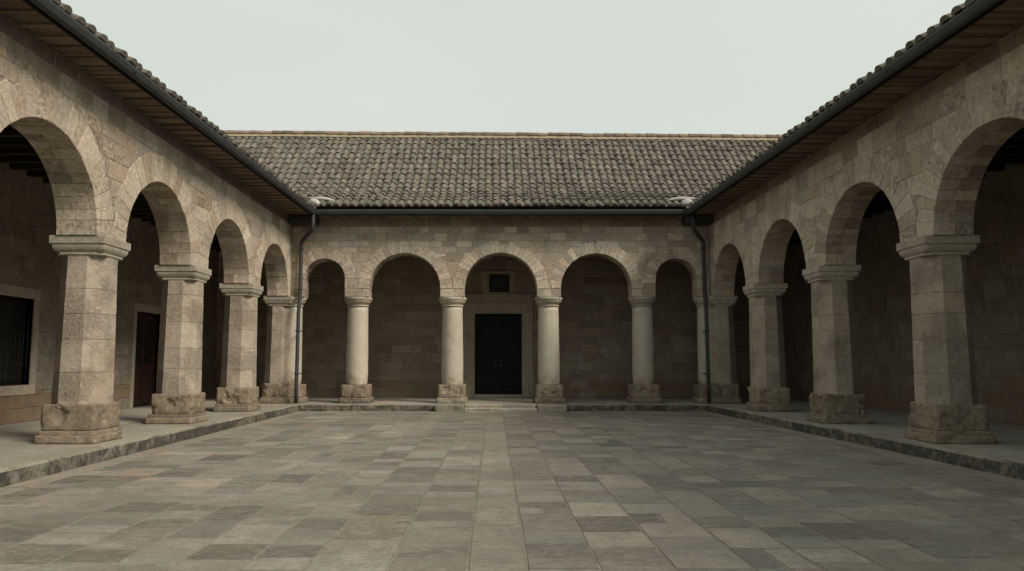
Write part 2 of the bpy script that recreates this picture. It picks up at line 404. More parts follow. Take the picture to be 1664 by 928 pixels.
# ------------------------------------------------------------------ weathered block
def rough_block(cx, cy, z0, z1, sx, sy, rad=.05, amp=.018, mb=None, n=14, chip=.0, rot=0):
    mb = mb or MB(); h = (z1 - z0) / 2; cz = (z0 + z1) / 2; seed = Vector((R() * 50, R() * 50, R() * 50))
    idx = {}; vs = []; fs = []
    nz = max(5, int(n * h / (sx / 2)))
    def vert(i, j, k):
        key = (i, j, k)
        if key in idx: return idx[key]
        p = Vector((-sx / 2 + sx * i / n, -sy / 2 + sy * j / n, -h + 2 * h * k / nz))
        q = Vector((max(-sx / 2 + rad, min(sx / 2 - rad, p.x)), max(-sy / 2 + rad, min(sy / 2 - rad, p.y)), max(-h + rad * .7, min(h - rad * .7, p.z))))
        dlt = p - q
        if dlt.length > 1e-6: p = q + dlt.normalized() * min(dlt.length, rad)
        nv = noise.noise_vector(p * 5 + seed) * amp + noise.noise_vector(p * 14 + seed) * amp * .8 + noise.noise_vector(p * 34 + seed) * amp * .45
        ch = noise.noise(p * 3.6 + seed * 1.3) + .35 * noise.noise(p * 11 + seed)
        p = p + nv
        if ch > .2: p -= Vector((p.x, p.y, 0)).normalized() * min(.045, (ch - .2) * chip * 1.4)
        if k == 0: p.z = -h
        if k == nz: p.z = h - .004 + min(0, nv.z)
        c_, s_ = math.cos(rot), math.sin(rot)
        vs.append((cx + p.x * c_ - p.y * s_, cy + p.x * s_ + p.y * c_, cz + p.z)); idx[key] = len(vs) - 1; return idx[key]
    for i in range(n):
        for j in range(n):
            fs.append((vert(i, j, 0), vert(i, j + 1, 0), vert(i + 1, j + 1, 0), vert(i + 1, j, 0)))
            fs.append((vert(i, j, nz), vert(i + 1, j, nz), vert(i + 1, j + 1, nz), vert(i, j + 1, nz)))
    for i in range(n):
        for k in range(nz):
            fs.append((vert(i, 0, k), vert(i + 1, 0, k), vert(i + 1, 0, k + 1), vert(i, 0, k + 1)))
            fs.append((vert(i, n, k), vert(i, n, k + 1), vert(i + 1, n, k + 1), vert(i + 1, n, k)))
            fs.append((vert(0, i, k), vert(0, i, k + 1), vert(0, i + 1, k + 1), vert(0, i + 1, k)))
            fs.append((vert(n, i, k), vert(n, i + 1, k), vert(n, i + 1, k + 1), vert(n, i, k + 1)))
    mb.add(vs, fs, rc(), True); return mb

def octring(cx, cy, z, h, ch, rot=0):
    p = [(h, -h + ch), (h, h - ch), (h - ch, h), (-h + ch, h), (-h, h - ch), (-h, -h + ch), (-h + ch, -h), (h - ch, -h)]
    c, s = math.cos(rot), math.sin(rot)
    return [(cx + x * c - y * s, cy + x * s + y * c, z) for x, y in p]

def pier(wing, cx, cy, rot, label=None):
    """octagonal shaft of stacked courses > capital, base_block, plinth"""
    mb = MB(); z = PZ + .64; top = 3.435
    courses = []
    while z < top - .25:
        hh = U(.3, .62); z2 = min(z + hh, top)
        if top - z2 < .25: z2 = top
        courses.append((z, z2)); z = z2
    for (a, b) in courses:
        rings = []; cols = []
        split = [random.randrange(8) for _ in range(random.choice((2, 3, 3, 4)))]
        tool = R() < .8
        for j, (zz, k) in enumerate(((a + .002, -.006), (a + .01, 0), (a + (b - a) * .35, U(-.003, .004)), (a + (b - a) * .7, U(-.003, .004)), (b - .01, 0), (b - .002, -.006))):
            t = (zz - PZ - .64) / (top - PZ - .64); h = .443 - .038 * t + k
            rings.append(octring(cx, cy, zz, h, h * .586, rot))
        cs = []; cur = rc(.5 if tool else 0)
        for i in range(8):
            if i in split: cur = (R(), R(), .5 if (tool and R() < .8) else 0.0)
            cs.append(cur)
        for j in range(5): cols.append(cs)
        mb.loft(rings, cs[0], True, False, cols)
    # mortar core
    mb.loft([octring(cx, cy, PZ + .6, .44, .255, rot), octring(cx, cy, top + .02, .375, .22, rot)], (.6, .1, 0))
    o = mb.build('pier', M['pier'], wing, (cx, cy, PZ))
    # capital: octagonal neck growing into a moulded square abacus
    mb = MB(); jj = U(-.004, .004)
    prof = [(3.425, .36, .20), (3.427, .412, .13), (3.435, .420, .12), (3.455, .423, .115), (3.468, .418, .12), (3.471, .405, .11), (3.477, .404, .10), (3.495, .424, .06), (3.525, .443, .045), (3.56, .455, .04), (3.59, .459, .038), (3.61, .456, .038), (3.617, .45, .04), (3.619, .470, .012), (3.624, .475, .01), (3.752, .477, .01), (3.76, .471, .012)]
    rr = []
    for (zz, h, c) in prof: rr.append(octring(cx, cy, zz, h + jj, c, rot))
    mb.loft(rr, rc())
    mb.build('capital', M['capital'], o, (cx, cy, 3.38))
    mb = rough_block(cx, cy, PZ + .205, PZ + .66, .925, .925, .08, .015, chip=.22, rot=rot, n=30); mb.build('base_block', M['base'], o, (cx, cy, PZ + .2))
    # plinth: two stepped slabs
    mb = rough_block(cx, cy, PZ + .001, PZ + .14, 1.03, 1.03, .03, .008, chip=.08, rot=rot, n=24)
    rough_block(cx, cy, PZ + .12, PZ + .215, .95, .95, .03, .006, mb=mb, rot=rot, n=24)
    mb.build('plinth', M['base'], o, (cx, cy, PZ))
    return o

def column(wing, cx, cy, zb=PZ):
    mb = MB(); n = 40; rings = []; seed = Vector((R() * 9, R() * 9, 0))
    zs = [PZ + .60 + i * .035 for i in range(24)]; zs += [zs[-1] + (3.46 - zs[-1]) * i / 10 for i in range(1, 11)]
    for z in zs:
        t = (z - PZ - .6) / 2.6; r = .372 - .032 * t ** 1.3; ring = []
        ero = max(0, 1 - (z - PZ - .6) / .45)
        for k in range(n):
            a = 2 * PI * k / n; e = noise.noise(Vector((math.cos(a) * 1.5, math.sin(a) * 1.5, z * 3)) + seed)
            e2 = noise.noise(Vector((math.cos(a) * 5, math.sin(a) * 5, z * 9)) + seed)
            q = r + e * .004 - (max(0, e + .25) * .05 + e2 * .012) * ero * (1 if ero > .0 else 0)
            ring.append((cx + q * math.cos(a), cy + q * math.sin(a), z))
        rings.append(ring)
    mb.loft(rings, rc(), True, True)
    o = mb.build('column', M['shaft'], wing, (cx, cy, PZ))
    mb = MB(); rr = []
    for (z, r) in [(3.43, .335), (3.43, .365), (3.44, .375), (3.462, .375), (3.47, .362), (3.472, .35), (3.49, .352), (3.52, .375), (3.56, .415), (3.60, .44), (3.63, .448), (3.65, .442), (3.655, .432), (3.657, .468), (3.662, .474), (3.738, .476), (3.744, .47)]:
        rr.append([(cx + r * math.cos(2 * PI * k / n), cy + r * math.sin(2 * PI * k / n), z) for k in range(n)])
    mb.loft(rr, rc(), True, False)
    cap = mb.build('capital', M['capital'], o, (cx, cy, 3.4))
    mb = rough_block(cx, cy, PZ + .175, PZ + .61, .90, .90, .075, .016, chip=.22, n=26); mb.build('base_block', M['base'], o, (cx, cy, PZ + .2))
    mb = rough_block(cx, cy, PZ + .001, PZ + .185, 1.03, 1.0, .05, .01, chip=.08); mb.build('plinth', M['base'], o, (cx, cy, PZ))
    return o

# ------------------------------------------------------------------ roofs
def roof(wing, fr, s0, s1, prof, cw, ch, keep, name='tiled_roof', sag=None):
    """prof: list of (w, z): w horizontal distance up-slope from the eave. Barrel tiles laid in rows over a deck."""
    L = [0]
    for i in range(1, len(prof)): L.append(L[-1] + math.hypot(prof[i][0] - prof[i - 1][0], prof[i][1] - prof[i - 1][1]))
    def at(l):
        l = max(-.12, min(L[-1], l)); i = 1
        while i < len(L) - 1 and L[i] < l: i += 1
        t = (l - L[i - 1]) / (L[i] - L[i - 1])
        return prof[i - 1][0] + t * (prof[i][0] - prof[i - 1][0]), prof[i - 1][1] + t * (prof[i][1] - prof[i - 1][1])
    def P(s, l, up):
        w, z = at(l); w2, z2 = at(l + .02); dx, dz = w2 - w, z2 - z; q = math.hypot(dx, dz) or 1
        if q < .001: dx, dz, q = prof[-1][0] - prof[-2][0], prof[-1][1] - prof[-2][1], 1; q = math.hypot(dx, dz)
        w, z = w - dz / q * up, z + dx / q * up
        if sag: z += sag(s, w)
        return fr(s, w, z)
    mb = MB(); rows = int(L[-1] / ch); ch = L[-1] / rows; nc = int((s1 - s0) / cw); cw = (s1 - s0) / nc
    for j in range(rows):
        l0 = j * ch - (.10 if j == 0 else .0); l1 = (j + 1) * ch + .06
        wave = U(-.012, .012)
        for i in range(nc):
            s = s0 + (i + .5) * cw + .02 * noise.noise(Vector((i * .3, j * .25, 0)))
            w, _ = at(l0)
            if not keep(s, w): continue
            e = max(0, 1 - (j / rows) * 2.2) if j else 1
            moss = max(0, 1 - j / (rows * .45))
            ja, jl, ju = U(-.028, .028), U(-.04, .04) + wave - (.03 if R() < .03 else 0), U(-.008, .016)
            wl, wu, hl, hu = cw * .375, cw * .31, .088, .066
            c = (R(), R(), moss); k = 6; vs = []
            for (l, hw, hh, off, sh) in ((l0 + jl, wl, hl, ju + .018, ja), (l1 + jl, wu, hu, ju * .3, 0), (l0 + jl, wl - .014, hl - .016, ju + .018, ja), (l0 + jl + .05, wl - .014, hl - .016, ju + .012, ja)):
                for q in range(k + 1):
                    a = PI * q / k; vs.append(P(s + sh - hw * math.cos(a), l, off + hh * math.sin(a) ** .9 + .01))
            n = k + 1; fs = []
            for q in range(k):
                fs.append((q, q + 1, n + q + 1, n + q)); fs.append((2 * n + q, 2 * n + q + 1, q + 1, q)); fs.append((2 * n + q, 2 * n + q + 1, 3 * n + q + 1, 3 * n + q))
            mb.add(vs, fs, c, False)
            if j == 0: mb.add(vs[2 * n:3 * n], [tuple(range(n))], (U(.5, .9), .5, .5))
            # pan tile in the channel to the right
            c = (R() * .7, R(), moss); sp = s + cw / 2; vs = []
            for (l, hh) in ((l0 + jl * .5 + .02, .018), (l1, -.0)):
                for q in range(5):
                    a = PI * q / 4; vs.append(P(sp - cw * .26 * math.cos(a), l, .035 - .035 * math.sin(a) + hh))
            for q in range(5): vs.append(P(sp - cw * .26 * math.cos(PI * q / 4), l0 + jl * .5 + .02, .0 - .035 * math.sin(PI * q / 4) + .018))
            mb.add(vs, [(q, q + 1, 5 + q + 1, 5 + q) for q in range(4)] + [(q, q + 1, 10 + q + 1, 10 + q) for q in range(4)], c)
    o = mb.build(name, M['tile'], wing)
    return o, P, L

def deck(mb, fr, s0, s1, prof, keep_poly=None, t=.06, sag=None):
    sg = sag or (lambda s, w: 0)
    for i in range(len(prof) - 1):
        (w0, z0), (w1, z1) = prof[i], prof[i + 1]
        vs = [fr(s, w, z - k + sg(s, w)) for k in (0.02, t) for (s, w, z) in ((s0, w0, z0), (s1, w0, z0), (s1, w1, z1), (s0, w1, z1))]
        mb.add(vs, [(0, 1, 2, 3), (4, 7, 6, 5), (0, 4, 5, 1), (1, 5, 6, 2), (2, 6, 7, 3), (3, 7, 4, 0)])

# eave lines (distances d measured outward from the arcade face are negative towards the court)
EL, ER, EB = .80, .80, .62
EZ = 6.42                                 # underside of the soffit
TZ = 6.72                                 # top of the eave tiles' bed

def gutter_run(wing, fr, s0, s1, e, name='gutter'):
    mb = MB(); prof = []
    for k in range(9):
        a = PI + PI * k / 8; prof.append((-e - .075 + .075 * math.cos(a), EZ + .10 + .12 * math.sin(a)))
    prof = [(prof[0][0] - .010, EZ + .135), (prof[0][0] - .010, EZ + .10)] + prof[1:] + [(prof[-1][0], EZ + .135)]
    inner = [(x + (.012 if x < -e - .075 else -.012), z + .012) for x, z in prof][::-1]
    ring = prof + inner; n = len(ring)
    segs = max(2, int(abs(s1 - s0) / 3)); rings = []
    for i in range(segs + 1):
        s = s0 + (s1 - s0) * i / segs; dz = .008 * math.sin(i * 2.1)
        rings.append([fr(s, d, z + dz) for d, z in ring])
    mb.loft(rings, (.5, .5, 0), True, False)
    for i in range(segs + 1):
        s = s0 + (s1 - s0) * i / segs
        mb.box(fr, (s - .014, -e - .165, EZ + .136), (s + .014, -e - .01, EZ + .146))
        mb.tube([fr(s - .03, -e - .155, EZ + .06), fr(s + .03, -e - .155, EZ + .06)], .012, n=6)
    g = mb.build(name, M['gutter'], wing)
    return g

def eaves(wing, fr, s0, s1, e, rafters=True):
    # fascia
    mb = MB(); mb.box(fr, (s0, -e - .002, EZ - .02), (s1, -e + .035, EZ + .25)); mb.box(fr, (s0, -e - .06, EZ + .235), (s1, -e - .003, EZ + .262)); mb.build('fascia', M['fascia'], wing)
    # soffit boards
    mb = MB(); s = min(s0, s1); hi = max(s0, s1)
    while s < hi:
        w = U(.16, .22); dz = U(-.008, .008)
        mb.box(fr, (s + .003, -e + .036, EZ + .02 + dz), (min(s + w, hi) - .003, .03, EZ + .045 + dz), rc()); s += w
    mb.build('soffit', M['soffit'], wing)
    if rafters:
        s = min(s0, s1) + .2; mb = MB()
        while s < hi - .1:
            w = U(.045, .06); mb.box(fr, (s - w, -e + .037, EZ - .015 + U(-.008, .008)), (s + w, -.012, EZ + .03), rc()); s += U(.36, .42)
        mb.build('rafter_row', M['rafter'], wing)

# ------------------------------------------------------------------ side ranges
SPR = 3.76; WTOP = 6.42; SR = 1.5
def side_wing(fr, wing, left):
    arches = [(c, SPR, SR, .5) for c in (3.2, 7.2, 11.2, 15.2, 19.2, 23.2)]
    s0, s1 = .7, BY
    mb = MB(); core_wall(mb, fr, s0, s1 + .7, SPR + .002, WTOP, .7, arches)
    mb.box(fr, (.62, 0, PZ), (.7, .7, WTOP)) if False else None
    core = mb.build('arcade_wall', M['mortar'], wing)
    mb = MB(); ashlar(mb, fr, s0, s1 - .012, SPR, 6.15, arches)
    for (c, zc, r, rg) in arches: voussoirs(mb, fr, c, zc, r, .55, .7, c - 2, min(c + 2, s1 - .02), random.choice((20, 21, 22)), 6.15)
    mb.build('arch_masonry', M['ashlar'], core)
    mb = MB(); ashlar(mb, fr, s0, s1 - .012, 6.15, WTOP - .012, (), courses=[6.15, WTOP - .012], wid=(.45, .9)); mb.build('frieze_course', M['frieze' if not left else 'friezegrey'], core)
    for k in range(7):
        s = 1.2 + 4 * k; x, y, _ = fr(s, .35, 0)
        pier(wing, x, y, 0 if left else -SK)
    # gallery wall
    D = 3.91
    rects = []
    if left: rects = [(15.75, 17.42, 1.06, 3.04), (22.46, 24.06, PZ, 3.1)]
    mb = MB(); W0, W1 = -.2, BY + 4.0
    xs = sorted({W0, W1} | {q for r in rects for q in (r[0], r[1])})
    for a, b in zip(xs[:-1], xs[1:]):
        rr = [r for r in rects if r[0] == a]
        if rr:
            r = rr[0]
            if r[2] > PZ + .01: mb.box(fr, (a, D + .01, PZ), (b, D + .5, r[2]))
            mb.box(fr, (a, D + .01, r[3]), (b, D + .5, 6.3))
        else: mb.box(fr, (a, D + .01, PZ), (b, D + .5, 6.3))
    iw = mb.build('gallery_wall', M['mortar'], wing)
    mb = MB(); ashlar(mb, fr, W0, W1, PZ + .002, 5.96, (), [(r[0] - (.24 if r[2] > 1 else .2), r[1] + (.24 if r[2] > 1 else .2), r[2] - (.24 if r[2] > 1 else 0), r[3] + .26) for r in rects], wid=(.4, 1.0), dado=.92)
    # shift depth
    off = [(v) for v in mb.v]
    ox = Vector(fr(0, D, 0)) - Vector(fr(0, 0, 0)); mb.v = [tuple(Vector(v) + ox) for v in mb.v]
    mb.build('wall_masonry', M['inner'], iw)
    # ceiling with beams
    mb = MB(); mb.box(fr, (W0, .71, 6.0), (W1, D + .01, 6.06)); s = W0 + .3
    while s < W1: mb.box(fr, (s, .71, 5.84), (s + .14, D + .005, 5.997), rc()); s += .62
    mb.build('ceiling', M['beam'], wing)
    # near end wall and outer body
    mb = MB(); mb.box(fr, (.3, .0, PZ), (.69, D, WTOP)); mb.box(fr, (-.2, D + 4.3, 0), (W1 + 4, D + 4.7, WTOP + .2)); mb.box(fr, (-.6, D + .51, 0), (-.21, D + 4.69, WTOP + .2))
    mb.build('outer_wall', M['plaster'], wing)
    e = EL if left else ER
    fr0 = fr
    if left: fr = lambda s, d, z: fr0(s, d + .0165 * max(0, BY - EB - s), z)
    se = BY - EB
    eaves(wing, fr, .3, se + .0, e); gutter_run(wing, fr, .2, se - .10, e)
    F = lambda s, w, z: fr(s, w - e - .05, z)
    SZ = TZ - .115; prof = [(0, SZ), (.6, SZ + .29), (5.3, SZ + 2.72)]
    ye = BY - EB
    roof(wing, F, .2, BY + 3.6, prof, .30, .40, lambda s, w: s < ye + .62 * w + .15)
    mb = MB(); deck(mb, F, .2, BY + 2.2, prof); deck(mb, lambda s, w, z: F(s, 10.6 - w, z), .2, BY + 2.2, [(1.0, TZ + .3), (5.28, TZ + 2.7)])
    mb.build('roof_deck', M['deck'], wing)

left = empty('arcaded_range', (LX, 12.9, 0), 'left stone arcade range, brighter, with barred window and red-brown door inside its gallery', 'building')
right = empty('arcaded_range', (RX + .3, 12.9, 0), 'right stone arcade range in shade, its dim gallery wall without door or window', 'building')
back = empty('arcaded_range', (.2, BY, 0), 'far stone arcade range with round columns before a black double door, tiled roof above', 'building')
side_wing(FL, left, True); side_wing(FR, right, False)

# ---- window in the left gallery
D = 3.91
def wbox(mb, a, b, c=(.5, .5, 0)): mb.box(lambda s, d, z: FL(s, d + D, z), a, b, c)
mb = MB(); w0, w1, z0, z1 = 15.75, 17.42, 1.06, 3.04
for (a, b) in (((w0 - .22, -.02, z1), (w1 + .22, .3, z1 + .24)), ((w0 - .22, -.02, z0 - .22), (w1 + .22, .3, z0)), ((w0 - .22, -.018, z0 + .003), (w0, .3, z1 - .003)), ((w1, -.018, z0 + .003), (w1 + .22, .3, z1 - .003))):
    wbox(mb, a, b, rc())
win = mb.build('window', M['surround'], left); win['label'] = 'pale stone window surround with iron grille'
mb = MB(); wbox(mb, (w0 + .002, .2, z0 + .002), (w0 + .09, .28, z1 - .002)); wbox(mb, (w1 - .09, .2, z0 + .002), (w1 - .002, .28, z1 - .002))
wbox(mb, (w0 + .09, .2, z0 + .002), (w1 - .09, .28, z0 + .09)); wbox(mb, (w0 + .09, .2, z1 - .09), (w1 - .09, .28, z1 - .002)); wbox(mb, ((w0 + w1) / 2 - .03, .21, z0 + .09), ((w0 + w1) / 2 + .03, .275, z1 - .09))
mb.build('frame', M['darkwood'], win)
mb = MB(); wbox(mb, (w0 + .08, .235, z0 + .08), (w1 - .08, .245, z1 - .08)); mb.build('pane', M['glass'], win)
mb = MB()
for i in range(11):
    s = w0 + (w1 - w0) * (i + .5) / 11; mb.tube([FL(s, D + .05, z0 - .0), FL(s, D + .05, z1)], .011, n=8)
for i in range(6):
    z = z0 + (z1 - z0) * (i + .5) / 6; mb.tube([FL(w0, D + .065, z), FL(w1, D + .065, z)], .011, n=8)
mb.build('grille', M['iron'], win)

# ---- red-brown door in the left gallery
a0, a1, zt = 22.46, 24.06, 3.1
mb = MB()
wbox(mb, (a0 - .18, -.02, PZ + .002), (a0, .35, zt - .002), rc()); wbox(mb, (a1, -.02, PZ + .002), (a1 + .18, .35, zt - .002), rc()); wbox(mb, (a0 - .2, -.025, zt), (a1 + .2, .35, zt + .24), rc())
dr = mb.build('door', M['surround'], left); dr['label'] = 'red-brown panelled door with latticed glass'
mb = MB(); wbox(mb, (a0 + .002, .1, PZ + .06), (a0 + .07, .2, zt - .07)); wbox(mb, (a1 - .07, .1, PZ + .06), (a1 - .002, .2, zt - .07)); wbox(mb, (a0 + .002, .1, zt - .07), (a1 - .002, .2, zt - .002))
wbox(mb, (a0 + .002, .02, PZ + .002), (a1 - .002, .34, PZ + .058)); mb.build('frame', M['darkwood'], dr)
def leaf(b0, b1, zb, zt2):
    mb = MB(); d0, d1 = .13, .18; mid = zb + (zt2 - zb) * .42
    wbox(mb, (b0, d0, zb), (b0 + .1, d1, zt2)); wbox(mb, (b1 - .1, d0, zb), (b1, d1, zt2))
    for (p, q) in ((zb, zb + .16), (mid - .07, mid + .07), (zt2 - .12, zt2)): wbox(mb, (b0 + .1, d0 + .001, p), (b1 - .1, d1 - .001, q))
    wbox(mb, (b0 + .1, d0 + .025, zb + .16), (b1 - .1, d1 - .005, mid - .07)); wbox(mb, (b0 + .16, d0 + .012, zb + .22), (b1 - .16, d0 + .03, mid - .13))
    o = mb.build('leaf', M['doorred'], dr)
    mb = MB(); wbox(mb, (b0 + .1, d0 + .025, mid + .07), (b1 - .1, d0 + .03, zt2 - .12))
    mb.build('pane', M['glass'], dr)
    mb = MB()
    for i in range(1, 4): s = b0 + .1 + (b1 - b0 - .2) * i / 4; wbox(mb, (s - .009, d0 + .008, mid + .07), (s + .009, d0 + .024, zt2 - .12))
    for i in range(1, 7): z = mid + .07 + (zt2 - mid - .19) * i / 7; wbox(mb, (b0 + .1, d0 + .006, z - .009), (b1 - .1, d0 + .023, z + .009))
    mb.build('lattice', M['darkwood'], dr)
mid = (a0 + a1) / 2
leaf(a0 + .075, mid - .004, PZ + .07, zt - .08); leaf(mid + .004, a1 - .075, PZ + .07, zt - .08)

# ------------------------------------------------------------------ far range
cols = [-4.62, -1.41, 1.84, 5.03]
barch = [(-5.71, 4.36, .69, .37), (-3.015, 4.03, 1.205, .385), (.215, 4.02, 1.225, .385), (3.435, 4.03, 1.195, .385), (6.13, 4.35, .70, .37)]
S0, S1 = LX, RX
mb = MB(); core_wall(mb, FB, S0 + .003, S1 - .003, 3.747, WTOP + .02, .7, barch); core = mb.build('arcade_wall', M['mortar'], back)
mb = MB(); ashlar(mb, FB, S0 + .02, S1 - .02, 3.75, WTOP, barch, courses=[3.75, 4.025, 4.355, 4.62, 4.92, 5.24, 5.44, 5.66, 5.92, 6.13], wid=(.28, .8))
mids = [S0 + .02] + cols + [S1 - .02]
for i, (c, zc, r, rg) in enumerate(barch):
    voussoirs(mb, FB, c, zc, r, rg, .7, mids[i], mids[i + 1], 17 if r < 1 else random.choice((25, 26, 27)), 6.13)
mb.build('arch_masonry', M['ashlar'], core)
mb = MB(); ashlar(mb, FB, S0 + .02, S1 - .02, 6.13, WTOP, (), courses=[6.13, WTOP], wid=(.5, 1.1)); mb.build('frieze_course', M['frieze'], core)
for x in cols: column(back, x, BY + .35)
column(back, -6.86, BY + .35); column(back, 7.24, BY + .35)
# gallery wall of the far range
BD = 4.0; dx0, dx1, dz0, dz1 = -.75, 1.07, .33, 3.43
W0, W1 = LX - 3.9, RX + 3.9
mb = MB(); mb.box(FB, (W0, BD + .01, PZ), (dx0, BD + .5, 6.3)); mb.box(FB, (dx1, BD + .01, PZ), (W1, BD + .5, 6.3)); mb.box(FB, (dx0, BD + .01, dz1), (dx1, BD + .5, 6.3)); mb.box(FB, (dx0, BD + .01, PZ), (dx1, BD + .5, dz0))
iw = mb.build('gallery_wall', M['mortar'], back)
FI = lambda s, d, z: FB(s, d + BD, z)
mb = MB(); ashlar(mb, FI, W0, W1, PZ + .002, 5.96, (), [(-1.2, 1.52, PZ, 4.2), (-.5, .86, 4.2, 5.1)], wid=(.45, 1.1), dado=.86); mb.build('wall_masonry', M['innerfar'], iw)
mb = MB(); mb.box(FB, (W0, .71, 6.0), (W1, BD + .01, 6.06)); s = W0 + .2
while s < W1: mb.box(FB, (s, .71, 5.84), (s + .14, BD, 5.997), rc()); s += .62
mb.build('ceiling', M['beam'], back)
mb = MB(); mb.box(FB, (-15.3, BD + 4.6, 0), (15.9, BD + 5.0, WTOP + .3)); mb.build('outer_wall', M['plaster'], back)
# door case
mb = MB()
B = lambda a, b: mb.box(FI, a, b, rc())
B((-1.18, -.05, PZ + .002), (-1.0, .2, 3.84)); B((1.32, -.05, PZ + .002), (1.5, .2, 3.84))
B((-.998, -.025, PZ + .004), (dx0 - .06, .2, 3.66)); B((dx1 + .06, -.025, PZ + .004), (1.318, .2, 3.66))
B((dx0 - .058, -.055, PZ + .006), (dx0, .3, dz1 + .06)); B((dx1, -.055, PZ + .006), (dx1 + .058, .3, dz1 + .06)); B((dx0 + .002, -.055, dz1), (dx1 - .002, .3, dz1 + .06))
B((-.998, -.027, 3.662), (1.318, .2, 3.838)); B((dx0 - .056, -.024, dz1 + .062), (dx1 + .056, .2, 3.658))
B((-1.24, -.09, 3.842), (1.56, .2, 3.92)); B((-1.2, -.06, 3.922), (1.52, .2, 4.10)); B((-1.28, -.15, 4.102), (1.6, .2, 4.17)); B((-1.24, -.1, 4.172), (1.56, .2, 4.2))
B((dx0 + .002, -.12, PZ + .003), (dx1 - .002, .3, dz0))
door = mb.build('door', M['surround'], back); door['label'] = 'black double door in a moulded stone surround'
for sgn, (b0, b1) in ((-1, (dx0 + .005, .156)), (1, (.162, dx1 - .005))):
    mb = MB(); b = lambda x0, x1, q0, q1, d0=.10, d1=.15: mb.box(FI, (x0, d0, q0), (x1, d1, q1), rc())
    b(b0, b1, dz0 + .004, dz1 - .004, .13, .17)
    h = dz1 - dz0; st = .11
    b(b0, b0 + st, dz0 + .004, dz1 - .004, .095, .131); b(b1 - st, b1, dz0 + .004, dz1 - .004, .095, .131)
    rails = [0, .075, .30, .36, .43, .86, .94, 1]
    for (q0, q1) in ((.0, .075), (.30, .345), (.40, .445), (.86, .90), (.96, 1)):
        b(b0 + st, b1 - st, dz0 + .005 + h * q0, dz0 - .005 + h * q1, .096, .131)
    for (q0, q1) in ((.10, .275), (.47, .84)):
        b(b0 + st + .06, b1 - st - .06, dz0 + h * q0, dz0 + h * q1, .112, .131)
    for q in (.09, .285, .46, .85): b(b0 + st + .01, b1 - st - .01, dz0 + h * q - .012, dz0 + h * q + .012, .088, .131)
    lf = mb.build('leaf', M['doorblack'], door)
    x = .159 + sgn * .10
    for zz in (dz0 + h * .42, dz0 + h * .365):
        mb = MB(); mb.tube([FI(x, .10, zz), FI(x, .05, zz)], .018, n=10); mb.tube([FI(x, .052, zz), FI(x, .035, zz)], .036, n=12)
        mb.build('handle', M['brass'], lf)
# plaque above the door
mb = MB()
B((-.5, -.06, 4.98), (.86, .2, 5.1)); B((-.5, -.058, 4.205), (.86, .2, 4.27)); B((-.5, -.056, 4.272), (-.2, .2, 4.978)); B((.6, -.056, 4.272), (.86, .2, 4.978))
pl = mb.build('plaque', M['surround'], back); pl['label'] = 'dark square relief plaque above the door'
mb = MB(); mb.box(FI, (-.198, -.004, 4.272), (.598, .19, 4.978)); 
for k, (x0, x1, q0, q1) in enumerate(((-.17, .57, 4.92, 4.95), (-.17, .57, 4.30, 4.33), (-.17, -.14, 4.332, 4.918), (.54, .57, 4.332, 4.918))): mb.box(FI, (x0, -.03, q0), (x1, -.003, q1))
pm = mb; mb = MB()
for k in range(46):
    a = k * 2.4; r = .03 + .0048 * k; cx, cz = .2 + r * math.cos(a) + U(-.03, .03), 4.625 + r * .95 * math.sin(a) + U(-.02, .02); w = U(.02, .05)
    ring = lambda q, d: [FI(cx + w * q * math.cos(t * PI / 4), d, cz + w * q * U(.8, 1.1) * math.sin(t * PI / 4)) for t in range(8)]
    mb.loft([ring(1, -.003), ring(.8, -.02 + .0003 * k), ring(.3, -.032 + .0003 * k)], rc(), True)
pm.build('panel', M['plaque'], pl); mb.build('relief', M['relief'], pl)

# roof of the far range
eaves(back, FB, LX + EL, RX - ER + .02, EB, rafters=False)
gutter_run(back, FB, LX + EL + .1, RX - ER - .08, EB)
sag = lambda s, w: -.165 * max(0, min(1, (s + 10.5) / 21.5)) * max(0, (w / 4.9)) + .02 * noise.noise(Vector((s * .22, w * .35, 0)))
FBR = lambda s, w, z: FB(s, w - EB - .05, z)
RW = 4.9
prof = [(0, TZ), (.55, TZ + .33), (1.35, TZ + .70), (2.2, TZ + 1.30), (RW, 10.60)]
def keepB(s, w):
    m = max(0, (LX + EL) - s, s - (RX - ER)); return w > .62 * m - .25
ro, PB, LB = roof(back, FBR, -13.2, 13.8, prof, .262, .385, keepB, sag=sag)
mb = MB(); deck(mb, FBR, LX + EL - .1, RX - ER + .1, prof[:3], sag=sag); deck(mb, FBR, -7.0, 7.6, prof[2:4], sag=sag); deck(mb, FBR, -7.6, 8.1, prof[3:], sag=sag)
# outer wedges of the deck beyond the valleys
for (sa, sb, sd) in ((-7.6, -13.4, -1), (8.1, 14.0, 1)):
    k = 12
    for i in range(k):
        a = sa + (sb - sa) * i / k; b_ = sa + (sb - sa) * (i + 1) / k
        m = max(0, (LX + EL) - a, a - (RX - ER)); w0 = min(RW - .05, max(2.2, .62 * m - .1))
        zz = 6.72 + 1.30 + (w0 - 2.2) / (RW - 2.2) * (10.60 - TZ - 1.30)
        deck(mb, FBR, min(a, b_), max(a, b_), [(w0, zz), (RW, 10.60)], sag=sag)
deck(mb, lambda s, w, z: FBR(s, 2 * RW + .9 - w, z), -13.4, 14.0, [(.6, TZ + .3), (RW + .45, 10.42)], sag=None)
mb.build('roof_deck', M['deck'], back)
